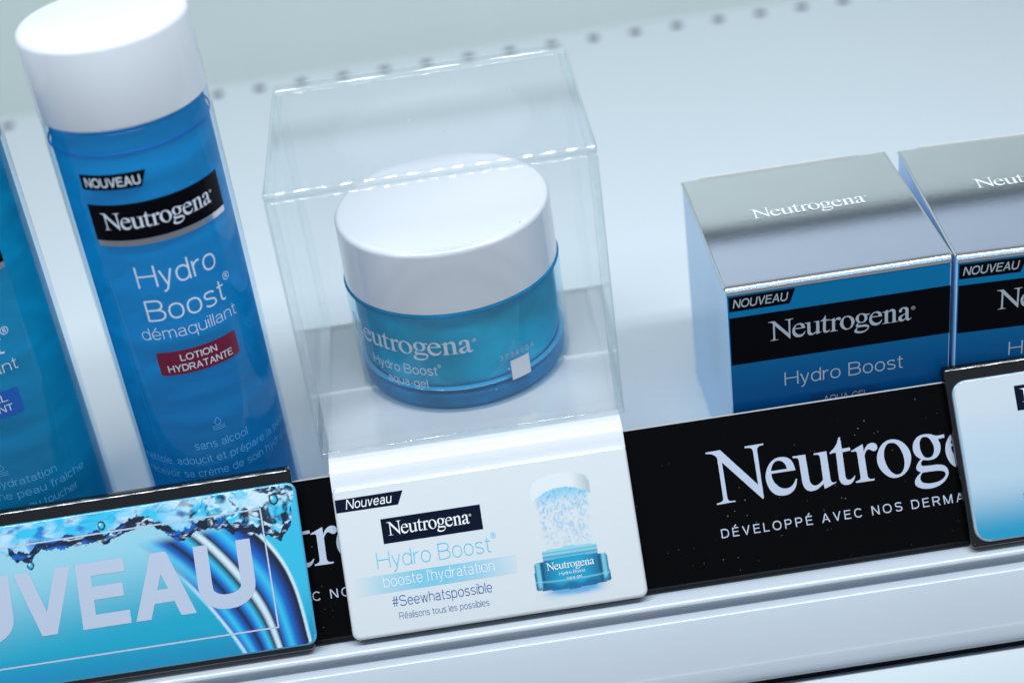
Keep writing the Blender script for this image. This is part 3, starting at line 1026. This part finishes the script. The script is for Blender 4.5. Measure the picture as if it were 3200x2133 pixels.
F = on_front(3.2)
decal('tag', quad_shape([(-80.75, -12.0), (-61.15, -12.1), (-59.13, -7.85), (-80.75, -7.9)]), F, M['ink_navy'], ins)
decal('lettering', sans('Nouveau', -77.6, -11.2, 3.0, 14.4, s=.115, slant=.2), F, M['ink_offwhite'], ins, lift=0.13)
decal('brand_box', quad_shape([(-67.4, -23.7), (-35.8, -23.75), (-35.8, -15.9), (-67.4, -15.85)]), F, M['ink_navy'], ins)
decal('lettering', serif(-65.6, -21.3, 26.0, 4.25), F, M['ink_offwhite'], ins, lift=0.13)
decal('lettering', sans('Hydro Boost®', -70.4, -31.2, 5.15, 37.6, s=.062), F, M['ink_cyan'], ins)


def band_col(X, Y):
    w = np.array([0.70, 0.74, 0.76])
    c = tolin([128, 200, 224])
    t = np.interp(X, [-78.5, -70, -58, -50, -38, -24], [0, .55, 1, 1, .7, 0])
    return lerp(np.broadcast_to(w, X.shape + (3,)), np.broadcast_to(c, X.shape + (3,)), t)


ink_grid('printed_band', -78.5, -24, -38.9, -33.2, 0.8, band_col, F, M['print'], ins)
decal('lettering', sans("booste l'hydratation", -69.3, -37.2, 3.55, 35.2, s=.085), F, M['ink_offwhite'], ins, lift=0.13)
decal('lettering', sans('#Seewhatspossible', -67.4, -43.55, 3.25, 31.6, s=.085), F, M['ink_blue'], ins)
decal('lettering', sans('Réalisons tous les possibles', -65.9, -47.6, 2.1, 28.5, s=.085), F, M['ink_blue'], ins)


def jar_picture(X, Y):
    U = -Y
    white = np.broadcast_to(np.array([0.70, 0.74, 0.76]), X.shape + (3,))
    c = np.array(white)
    # splash pool and reflection under the pictured jar
    d = np.exp(-((X + 10) / 8.5) ** 4 - ((U - 46.6) / 1.5) ** 2) * (0.6 + 0.8 * fbm(X * .25, U * 1.4))
    c = lerp(c, np.broadcast_to(tolin([70, 160, 215]), c.shape), np.clip(d * 1.1, 0, .9))
    # spray column
    side = np.interp(U, [15, 34], [9.2, 7.8])
    m = (1 - sstep(side - 1.6, side, np.abs(X + 10))) * sstep(14.2, 15.5, U - 0.035 * (X + 10) ** 2 * 1.0 + 3.2) * (1 - sstep(31, 35, U))
    sp = fbm(X * 1.6 + 3, U * 1.3, 3)
    k = m * np.clip((sp - 0.38) * 3.4, 0, 1) * np.interp(U, [15, 20, 34], [1.0, .75, .35])
    c = lerp(c, np.broadcast_to(tolin([96, 178, 218]), c.shape), k)
    top = m * (1 - sstep(15, 20.5, U))
    c = lerp(c, np.broadcast_to(tolin([120, 198, 228]), c.shape), top * .75)
    # lid
    arcu = 14.4 + 0.038 * (X + 10) ** 2
    topu = 10.0 + 0.026 * (X + 10) ** 2 + sstep(8.2, 9.4, np.abs(X + 10)) * 1.6
    m = ((U > topu) & (U < arcu) & (np.abs(X + 10.1) < 9.5)).astype(float)
    lidc = lerp(np.broadcast_to(tolin([226, 230, 232]), c.shape), np.broadcast_to(tolin([176, 190, 198]), c.shape), sstep(3, 10, X + 10))
    c = np.where(m[..., None] > 0, lidc, c)
    # jar rim
    m = ((U > 33.0 + .006 * (X + 10) ** 2) & (U < 38.5) & (np.abs(X + 10) < 8.7)).astype(float)
    rim = lerp(np.broadcast_to(tolin([150, 212, 226]), c.shape), np.broadcast_to(tolin([40, 150, 185]), c.shape), sstep(33, 37.5, U + 1.2 * np.sin(U * 5)))
    c = np.where(m[..., None] > 0, rim, c)
    # jar body
    half = np.interp(U, [36, 37.6, 45, 46.2], [10.6, 11.6, 11.9, 11.0])
    bot = 46.3 - 0.006 * (X + 10) ** 2
    m = ((U > 36.2 + .01 * (X + 10) ** 2 * .6) & (U < bot) & (np.abs(X + 10.2) < half)).astype(float)
    q = np.abs(X + 10.2) / 11.9
    body = lerp(np.broadcast_to(tolin([10, 158, 196]), c.shape), np.broadcast_to(tolin([6, 112, 152]), c.shape), sstep(.25, .8, q))
    body = lerp(body, np.broadcast_to(tolin([130, 208, 224]), c.shape), sstep(.80, .84, q) * (1 - sstep(.9, .97, q)) * .8)
    body = lerp(body, np.broadcast_to(tolin([8, 70, 110]), c.shape), np.exp(-((q - .76) / .035) ** 2) * .9)
    body = lerp(body, np.broadcast_to(tolin([12, 92, 140]), c.shape), sstep(43.6, 45.2, U + .4 * np.sin(X)) * .8)
    body = lerp(body, np.broadcast_to(tolin([140, 215, 230]), c.shape), np.exp(-((U - 43.4 + .004 * (X + 10) ** 2) / .22) ** 2) * .7)
    c = np.where(m[..., None] > 0, body, c)
    return c


ink_grid('printed_jar_picture', -27, 7, -50.2, -8.6, 0.3, jar_picture, F, M['print'], ins, lift=0.035)
decal('lettering', serif(-18.0, -39.7, 15.2, 2.35, reg=False), F, M['ink_offwhite'], ins, lift=0.13)
decal('lettering', sans('Hydro Boost', -14.3, -41.6, 1.0, 8.2, s=.11), F, M['ink_offwhite'], ins, lift=0.13)
decal('lettering', sans('aqua-gel', -12.2, -43.2, .9, 4.8, s=.11), F, M['ink_offwhite'], ins, lift=0.13)

# ------------------------------------------------------------------ clear acrylic cover over the jar
AX0, AX1, AY0, AY1, AZ0, AZ1, AT = -83.2, 14.2, 1.3, 82.6, ST_Z + 0.15, 133.7, 2.8
cover = thing('acrylic_cover', "clear acrylic box placed over the cream jar on the white stand", 'cover', loc=((AX0 + AX1) / 2, 42, AZ0))
CL = [M['clear'], M['clear_edge'], M['clear_bevel']]
fp = box('front_panel', (AX0, AY0, AZ0), (AX1, AY0 + AT, AZ1 - AT - 0.05), CL, cover, bevel=0.35, seg=3, big=1)
box('back_panel', (AX0, AY1 - AT, AZ0), (AX1, AY1, AZ1 - AT - 0.05), CL, cover, bevel=0.35, seg=3, big=1)
box('side_panel', (AX0 + 0.1, AY0 + AT + 0.05, AZ0), (AX0 + AT + 0.1, AY1 - AT - 0.05, AZ1 - AT - 0.05), CL, cover, bevel=0.3, big=0)
box('side_panel', (AX1 - AT - 0.1, AY0 + AT + 0.05, AZ0), (AX1 - 0.1, AY1 - AT - 0.05, AZ1 - AT - 0.05), CL, cover, bevel=0.3, big=0)
box('top_panel', (AX0, AY0, AZ1 - AT), (AX1, AY1, AZ1), [M['clear'], M['clear_joint'], M['clear_bevel']], cover, bevel=0.9, seg=6, big=2)

# ------------------------------------------------------------------ cream jar
JX, JY = -33.8, 51.3
jar = thing('cream_jar', "blue glass cream jar with a white lid under the clear cover", 'jar', loc=(JX, JY, ST_Z))
JR = 36.0
Z0 = ST_Z + 0.02
lathe('glass_body', arc(33.6, Z0 + 2.4, 2.4, -90, 0, 5) + [(36.15, Z0 + 6), (36.0, 74.8)] + arc(35.2, 75.3, 0.8, 0, 90, 4)
      + [(32.0, 76.1)], JX, JY, M['jar_glass'], jar, smooth=50)
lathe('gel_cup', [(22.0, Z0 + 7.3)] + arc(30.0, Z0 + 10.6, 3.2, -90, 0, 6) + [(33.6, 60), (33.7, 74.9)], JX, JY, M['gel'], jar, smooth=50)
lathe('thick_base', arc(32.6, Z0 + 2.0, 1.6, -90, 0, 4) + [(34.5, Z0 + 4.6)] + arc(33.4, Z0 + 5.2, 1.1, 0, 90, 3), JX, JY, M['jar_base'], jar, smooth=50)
lathe('cup_highlight_ring', [(33.2, 46.7), (34.4, 46.9), (34.7, 47.2), (34.4, 47.5), (33.2, 47.7)], JX, JY, M['ring'], jar, cap_bottom=False, cap_top=False, smooth=60)  # added pale ring stands in for the highlight at the cup's bottom
lathe('rim_ring', [(33.9, 75.2), (35.85, 75.2), (36.02, 75.7), (35.8, 76.4), (33.9, 76.4)], JX, JY, M['jar_base'], jar, cap_bottom=False, cap_top=False, smooth=40)
lathe('lid', [(35.2, 76.45), (35.55, 76.7), (35.3, 96.6)] + arc(33.6, 96.9, 1.7, 0, 90, 7), JX, JY, M['lid'], jar, smooth=50)


def on_cyl(cx, cy, r, th0=0.0, z0=0.0):
    def f(x, y, z):
        t = x / r + th0
        return (cx + (r + z) * math.sin(t), cy - (r + z) * math.cos(t), z0 + y)
    return f


JF = on_cyl(JX, JY, 36.1)
decal('lettering', serif(-46.0, 61.9, 49.4, 6.9), JF, M['ink_silver'], jar, cut=1.0)
decal('lettering', sans('Hydro Boost®', -34.6, 54.2, 3.6, 26.4, s=.10), JF, M['ink_silver'], jar, cut=1.0)
decal('lettering', sans('aqua-gel', -28.3, 49.4, 3.0, 15.0, s=.10), JF, M['ink_silver'], jar, cut=1.0)
decal('lettering', sans('373450A', 11.2, 55.5, 1.9, 13.6, s=.13, track=.2), JF, M['ink_grey'], jar, cut=1.0)
decal('sticker', quad_shape([(14.8, 46.9), (22.0, 46.9), (22.0, 54.3), (14.8, 54.3)]), JF, M['sticker'], jar, cut=0.8, lift=0.08)

# ------------------------------------------------------------------ lotion bottles
BR = 24.84


def bottle(x, y, label, liquid, th0, dz, kind):
    b = thing('lotion_bottle', label, 'bottle', loc=(x, y, 0), group='lotion bottles on the shelf')
    body = arc(BR - 2.6, 2.62, 2.6, -90, 0, 5) + [(BR, 60), (BR, 151.6), (BR - 0.12, 152.2), (BR - 0.2, 153.0), (BR - 0.35, 157.6), (BR - 0.9, 159.2), (BR - 1.6, 159.9)]
    lathe('body', body, x, y, M['pet'], b, smooth=50)
    lq = arc(BR - 4.6, 6.4, 2.9, -90, 0, 5) + [(BR - 1.55, 60), (BR - 1.55, 150.6), (BR - 1.9, 151.6), (BR - 1.9, 157.8)]
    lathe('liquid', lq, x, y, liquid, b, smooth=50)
    lathe('shoulder_ring', [(BR - 1.3, 152.0), (BR - 0.9, 151.95), (BR - 0.75, 151.7), (BR - 0.9, 151.45), (BR - 1.3, 151.4)], x, y,
          M['ink_ring'], b, cap_bottom=False, cap_top=False, smooth=60)
    lathe('cap', [(BR - 0.9, 159.4), (BR - 0.15, 159.5), (BR, 159.9), (BR - 0.1, 182.4)] + arc(BR - 2.1, 182.6, 2.0, 0, 90, 8)
          + [(4.0, 184.45)], x, y, M['cap'], b, smooth=50)
    Fb = on_cyl(x, y, BR, th0, dz)
    cut = 1.0
    decal('tag', quad_shape([(-14.35, 141.4), (3.9, 141.4), (6.0, 146.3), (-14.35, 146.2)]), Fb, M['ink_black'], b, cut=cut)
    decal('lettering', sans('NOUVEAU', -12.9, 142.3, 2.95, 16.8, s=.17), Fb, M['ink_silver'], b, cut=cut, lift=0.13)
    decal('brand_box', quad_shape([(-14.5, 124.9), (28.9, 124.9), (28.9, 136.6), (-14.5, 136.6)]), Fb, M['ink_black'], b, cut=cut)
    decal('foil_band', quad_shape([(-14.2, 123.0), (28.6, 123.0), (28.7, 124.85), (-14.3, 124.85)]), Fb, M['foil_band'], b, cut=cut)
    decal('lettering', serif(-10.6, 128.5, 34.2, 5.45), Fb, M['ink_silver'], b, cut=cut, lift=0.13)
    decal('lettering', sans('Hydro', -5.2, 108.6, 7.2, 24.8, s=.085), Fb, M['ink_silver'], b, cut=cut)
    decal('lettering', sans('Boost®', -5.0, 96.9, 7.3, 27.4, s=.085), Fb, M['ink_silver'], b, cut=cut)
    decal('lettering', sans('démaquillant', -8.5, 90.5, 4.1, 31.0, s=.07), Fb, M['ink_silver'], b, cut=cut)
    if kind == 'lotion':
        decal('label_patch', [(rrect(-5.8, 20.2, 77.3, 85.7, 0.8, 3), [tuple(range(16))])], Fb, M['ink_red'], b, cut=cut)
        decal('lettering', sans('LOTION', 1.3, 82.0, 2.3, 11.5, s=.15), Fb, M['ink_silver'], b, cut=cut, lift=0.13)
        decal('lettering', sans('HYDRATANTE', -3.2, 78.4, 2.4, 20.7, s=.15), Fb, M['ink_silver'], b, cut=cut, lift=0.13)
        lines = [('sans alcool', -1.8, 48.7, 3.0, 17.4), ('nettoie, adoucit et prépare la peau à', -21.8, 43.4, 2.9, 58.5),
                 ('recevoir sa crème de soin hydratant', -21.6, 38.3, 2.9, 57.2)]
    else:
        decal('label_patch', [(rrect(-5.8, 20.2, 75.4, 84.7, 0.8, 3), [tuple(range(16))])], Fb, M['ink_bluelabel'], b, cut=cut)
        decal('lettering', sans('GEL', 8.5, 81.0, 2.4, 8.0, s=.13), Fb, M['ink_silver'], b, cut=cut, lift=0.13)
        decal('lettering', sans('NETTOYANT', -4.0, 77.4, 2.4, 21.2, s=.13), Fb, M['ink_silver'], b, cut=cut, lift=0.13)
        lines = [("booste l'hydratation", -12.0, 50.2, 2.9, 35.5), ('pour une peau fraîche', -9.0, 45.4, 2.9, 42.0),
                 ('au toucher', 12.0, 40.4, 2.9, 16.5)]
    for t, xx, zz, cp, wd in lines:
        decal('lettering', sans(t, xx, zz, cp, wd, s=.10), Fb, M['ink_faint'], b, cut=cut)
    # drop over waves
    drop = [(7.2 + .85 * math.cos(a), 57.6 + .85 * math.sin(a)) for a in np.linspace(-4.1, 1.0, 14)]
    sh = [ribbon([(7.2, 59.3)] + [(7.2 + .95 * math.cos(a), 57.5 + .95 * math.sin(a)) for a in np.linspace(math.radians(145), math.radians(395), 14)] + [(7.2, 59.3)], .11)]
    for j in range(3):
        zc = 56.0 - .6 * j
        sh.append(ribbon([(7.2 + q, zc + .05 * q * q * (1 if abs(q) < 3 else 1)) for q in np.linspace(-2.0, 2.0, 9)], .1))
    decal('drop_mark', sh, Fb, M['ink_faint'], b, cut=None)
    return b


bottle(-120.05, 28.0, "blue lotion bottle with a white cap, magenta label patch and black brand box", M['lotion'], 0.0, 0.0, 'lotion')
bottle(-182.6, 28.0, "teal-blue bottle with a bright blue label patch, standing left beside the magenta-labelled one",
       M['lotion_teal'], math.radians(-17), -4.6, 'gel')


# ------------------------------------------------------------------ cartons
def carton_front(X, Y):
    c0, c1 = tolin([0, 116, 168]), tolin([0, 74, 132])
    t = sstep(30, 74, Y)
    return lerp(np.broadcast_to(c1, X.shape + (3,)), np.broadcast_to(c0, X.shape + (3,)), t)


def carton(loc, rotz, label):
    c = thing('product_carton', label, 'carton', loc=loc, rotz=rotz, group='product cartons on the shelf')
    w, d, h = 70.2, 74.4, 79.6
    ORG[c] = np.zeros(3)
    box('body', (0, 0, 0), (w, d, h - 0.58), M['carton_side'], c, bevel=0.35, seg=2)
    Fc = lambda x, y, z: (x, -z, y)
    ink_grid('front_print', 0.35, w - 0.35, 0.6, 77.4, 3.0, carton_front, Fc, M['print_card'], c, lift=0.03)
    # silver lid: flat top, rounded over the front fold and a short lip down the front
    top = [(d + 0.05, h - 0.35), (d - 0.2, h - 0.28), (d - 1.2, h - 0.16), (d - 5, h - 0.02), (d - 11, h + 0.03), (d * .75, h + 0.04), (d * .5, h + 0.04), (d * .25, h + 0.03), (3.0, h),
           (1.9, h - 0.02), (1.1, h - 0.14), (0.5, h - 0.42), (0.1, h - 0.85), (-0.12, h - 1.35), (-0.18, 77.4), (-0.18, 77.2),
           (0.05, 77.2), (0.1, h - 2.0), (1.2, h - 0.55), (d, h - 0.55)]
    extrude_x('lid', top, 0.25, w - 0.15, M['foil'], c, smooth=60, nx=24)
    # white board edge of the tucked flap at the back
    fl = [(d + 0.12, h - 0.4), (d + 0.12, h + 0.22), (d + 0.75, h + 0.12), (d + 0.75, h - 0.4)]
    extrude_x('tuck_flap', fl, 6.2, w - 8.5, M['card_edge'], c)
    # rolled side edges of the lid
    for sx in (0, 1):
        x = 0.06 if sx == 0 else w - 0.06
        q = -1 if sx == 0 else 1
        vs = []
        for y in (1.0, d - 0.5):
            vs += [(x - q * 0.1, y, h + 0.02), (x + q * 0.55, y, h - 0.15), (x + q * 0.5, y, h - 0.7), (x - q * 0.1, y, h - 0.6)]
        fix_normals(mesh('lid_edge', vs, [(0, 1, 5, 4), (1, 2, 6, 5), (2, 3, 7, 6), (3, 0, 4, 7), (0, 1, 2, 3), (4, 5, 6, 7)], M['lid_edge'], c))
    decal('tag', quad_shape([(0.8, 71.3), (19.7, 71.3), (21.6, 76.5), (0.8, 76.5)]), Fc, M['ink_black'], c, lift=0.07)
    decal('lettering', sans('NOUVEAU', 2.0, 72.5, 3.0, 16.9, s=.15, slant=.2), Fc, M['ink_grey'], c, lift=0.13)
    decal('brand_box', quad_shape([(0.7, 51.6), (w - 0.2, 51.6), (w - 0.2, 69.0), (0.7, 69.0)]), Fc, M['ink_black'], c, lift=0.07)
    decal('lettering', serif(13.0, 58.6, 44.8, 7.1), Fc, M['ink_grey'], c, lift=0.13)
    decal('lettering', sans('Hydro Boost', 17.2, 41.0, 5.0, 38.0, s=.085), Fc, M['ink_grey'], c, lift=0.08)
    decal('label_patch', quad_shape([(25.5, 30.5), (47.6, 30.5), (47.6, 36.2), (25.5, 36.2)]), Fc, M['ink_darkblue'], c, lift=0.07)
    decal('lettering', sans('AQUA-GEL', 29.5, 32.0, 2.7, 14.5, s=.11), Fc, M['ink_grey'], c, lift=0.13)
    Ft = lambda x, y, z: (x, y, h + 0.07 + z)
    decal('lettering', serif(17.6, 40.7, 37.6, 6.3), Ft, M['ink_offwhite'], c)
    return c


carton((48.5, 0.5, 0), 0.0, "blue carton with a silver lid and black brand band, beside the acrylic cover")
carton((119.9, -0.6, 0), math.radians(-2.9), "blue silver-lidded carton behind the white-to-cyan sign, turned slightly askew")

# ------------------------------------------------------------------ black-framed sign with the water picture
ls = thing('sign_holder', "black framed sign reading NOUVEAU over a blue water splash picture", 'sign', loc=tuple(plane_pt(-180, 52, 2)))
LX0, LX1 = -257.5, -92.2
plate('frame', LX0 - 2, -93.4, -4.7, 53.0, 0.35, 3.4, [1.6, 1.6, 1.6, 1.6], 1.4, M['black_plastic'], ls)
extrude_x('top_hook', [un(-4.3, 1.6), un(-4.85, 1.2), un(-5.1, 0.2), un(-5.2, -1.6), un(-4.7, -2.6), un(-4.0, -2.6), un(-4.0, 1.2)],
          LX0, -94.2, M['black_plastic'], ls, smooth=60)
lp = plate('picture_plate', LX0, LX1, 0.0, 51.1, 3.4, 4.6, [3.0, 3.0, 3.0, 3.0], 0.6,
           mat('plate_edge_cyan', (0.06, 0.38, 0.62, 1), 0.1, coat=0.8), ls)


def splash(X, Y):
    U = -Y
    c = lerp(np.broadcast_to(tolin([150, 206, 222]), X.shape + (3,)), np.broadcast_to(tolin([0, 160, 192]), X.shape + (3,)), sstep(8, 40, U + .10 * (X + 140)))
    c = lerp(c, np.broadcast_to(tolin([48, 184, 218]), c.shape), sstep(-128, -100, X) * (1 - sstep(30, 48, U)))
    c = lerp(c, np.broadcast_to(tolin([0, 136, 180]), c.shape), sstep(40, 51, U))
    navy, blue, cyan, white, deep = [np.broadcast_to(tolin(q), c.shape) for q in ([3, 22, 48], [0, 100, 192], [50, 190, 230], [206, 228, 240], [0, 54, 128])]
    wx = X + 3.2 * (fbm(X * .11 + 9, U * .16) - .5) * 2
    wu = U + 2.4 * (fbm(X * .13 + 40, U * .2 + 7) - .5) * 2
    # falling stream between two curves
    lc = np.polyval(np.polyfit([8, 11.6, 24, 33.8, 42.7, 49.4, 53], [-152, -146, -133, -125, -119, -115.7, -114.5], 3), U)
    rc = np.polyval(np.polyfit([8, 12, 16, 23, 30, 41, 50, 53], [-110, -106, -103.6, -99.5, -96.6, -94.6, -93.9, -93.8], 3), U)
    w = (X - lc) / (rc - lc)
    wob = w + .01 * np.sin(U * .2 + 6 * w) + .03 * (fbm(w * 3, U * .04 + 3) - .5)
    stops = [(-.02, cyan), (.02, white), (.05, blue), (.13, cyan), (.20, blue), (.28, navy), (.33, blue), (.40, cyan), (.47, navy), (.515, white),
             (.55, white), (.585, navy), (.63, blue), (.72, cyan), (.80, blue), (.87, deep), (.925, navy), (.95, navy), (.965, white), (.98, white), (1.0, cyan)]
    pos = np.array([s[0] for s in stops])
    st = np.stack([np.interp(wob, pos, [s[1][0, 0, k] for s in stops]) for k in range(3)], -1)
    on = ((w > -.02) & (w < 1.0)).astype(float) * sstep(9.5, 13, U + .05 * (X + 120))
    left_soft = 1 - (1 - sstep(-.02, .25, w)) * (1 - sstep(18, 34, U))
    c = lerp(c, st, on * left_soft)
    # splash along the top, ragged lower edge
    edge = np.interp(X, [-330, -190, -182, -178, -175, -160, -151, -144, -139, -131, -125, -112, -104, -99, -95, -92],
                     [5, 4, 12, 13.5, 10, 10.2, 9.6, 7.4, 7.0, 13.6, 10.5, 13.6, 15, 17.5, 12, 0.0])
    edge = edge + 1.8 * (fbm(X * .45, X * 0 + 2) - .5) * 2
    ins_ = (U < edge).astype(float)
    n1 = fbm(wx * .13 + 3, wu * .24 + 11, 4)
    n2 = fbm(wx * .30 + 21, wu * .42 + 4, 3)
    right = sstep(-142, -112, X)
    base = lerp(cyan, white, np.clip((n1 - .38) * 3.2, 0, 1))
    base = lerp(base, blue, np.clip((n2 - .52) * 5, 0, 1) * .8)
    rid = np.abs(fbm(wx * .13 + 60, wu * .19 + 31, 3) - .45)
    dark = np.clip(1 - rid / .034, 0, 1) * (.25 + .75 * right) + np.clip((n2 - .47) * 8, 0, 1) * right * .95
    base = lerp(base, navy, np.clip(dark, 0, 1))
    spark = np.clip((fbm(wx * .5 + 90, wu * .7 + 50, 3) - .53) * 10, 0, 1) * right
    base = lerp(base, white, spark)
    c = lerp(c, base, ins_)
    # dark lip with bright rim along the ragged edge
    d = edge - U
    thick = 1.6 + 3.6 * fbm(X * .2 + 5, X * 0 + 8)
    lip = (d > 0) & (d < thick)
    lipc = lerp(navy, blue, np.clip((fbm(wx * .3, wu * .8 + 3, 3) - .45) * 4.5, 0, 1))
    lipc = lerp(lipc, white, np.clip((fbm(wx * .4 + 70, wu * 1.1, 3) - .56) * 9, 0, 1))
    c = np.where((lip & (X > -184) & (X < -94.5))[..., None], lipc, c)
    # droplets
    for (bx, bu, br) in ((-154, 4.6, 1.2), (-177.6, 13.6, 1.1), (-99.5, 4.5, 1.5)):
        rr = np.hypot(X - bx, (U - bu) * .8) / br
        dc = lerp(cyan, navy, sstep(.35, .85, rr))
        dc = lerp(dc, white, 1 - sstep(.2, .4, np.hypot(X - bx + .35 * br, (U - bu) * .8 + .3 * br) / br))
        c = np.where((rr < 1)[..., None], dc, c)
    return c


def in_rr(x0, x1, y0, y1, r):
    def f(X, Y):
        dx = np.maximum(np.maximum(x0 + r - X, X - (x1 - r)), 0)
        dy = np.maximum(np.maximum(y0 + r - Y, Y - (y1 - r)), 0)
        return np.hypot(dx, dy) <= r
    return f


FL = on_front(4.6)
ink_grid('printed_picture', LX0 + 0.55, LX1 - 0.55, -50.55, -0.55, 0.26, splash, FL, M['print'], lp,
         inside=in_rr(LX0 + 0.55, LX1 - 0.55, -50.55, -0.55, 2.5))
ln = [quad_shape([(-246, -7.1), (-103.9, -7.1), (-103.9, -6.6), (-246, -6.6)])[0], quad_shape([(-246, -44.4), (-103.4, -44.4), (-103.4, -43.9), (-246, -43.9)])[0],
      quad_shape([(-246, -6.7), (-245.5, -6.7), (-245.5, -44.3), (-246, -44.3)])[0],
      quad_shape([(-104.35, -6.7), (-103.85, -6.7), (-103.35, -44.3), (-103.85, -44.3)])[0]]
decal('outline', ln, FL, M['ink_white'], lp, lift=0.08)
shp, wN = sans_shapes('NOUVEAU', .225, .0)
k = (183.5 - 108.7) / 1.0
# scale so that V..U spans the measured width
_v, wv = sans_shapes('VEAU', .225, .0)
sx = (183.5 - 108.7) / wv
decal('lettering', place(shp, -108.7 - wN * sx, -35.85, sx, 20.4), FL, M['ink_white'], lp, lift=0.10)

# ------------------------------------------------------------------ black-framed white-to-cyan sign on the right
rs = thing('sign_holder', "black framed sign fading from white to cyan, in front of the askew carton", 'sign', loc=tuple(plane_pt(190, 52, 2)))
RX0, RX1 = 116.8, 282.0
plate('frame', RX0 - 1.5, RX1 + 2, -4.3, 53.2, 0.35, 3.4, [1.6, 1.6, 1.6, 1.6], 1.4, M['black_plastic'], rs)
extrude_x('top_hook', [un(-3.9, 1.6), un(-4.45, 1.2), un(-4.7, 0.2), un(-4.8, -1.6), un(-4.3, -2.6), un(-3.6, -2.6), un(-3.6, 1.2)],
          RX0 - 0.8, RX1, M['black_plastic'], rs, smooth=60)
rp = plate('picture_plate', RX0, RX1, 0.4, 51.6, 3.4, 4.6, 4.6, 0.6, mat('plate_edge_white', (0.34, 0.46, 0.56, 1), 0.1, coat=0.8), rs)


def fade(X, Y):
    U = -Y
    a, b, c_ = [np.broadcast_to(tolin(q), X.shape + (3,)) for q in ([204, 214, 222], [186, 208, 222], [22, 152, 192])]
    c = lerp(a, b, sstep(5, 30, U))
    return lerp(c, c_, sstep(30, 50, U) ** 1.2)


ink_grid('printed_picture', RX0 + 0.45, RX1 - 0.45, -51.1, -0.9, 0.28, fade, FL, M['print'], rp, inside=in_rr(RX0 + 0.45, RX1 - 0.45, -51.1, -0.9, 4.15))
decal('brand_box', quad_shape([(136.3, -12.4), (178, -12.4), (178, -4.5), (136.3, -4.5)]), FL, M['ink_navy'], rp, lift=0.06)
decal('lettering', serif(138.2, -9.9, 30.0, 4.3), FL, M['ink_offwhite'], rp, lift=0.12)
decal('lettering', sans('#Seewhatspossible', 133.6, -40.6, 3.3, 31.6, s=.10), FL, M['ink_blue'], rp, lift=0.06)
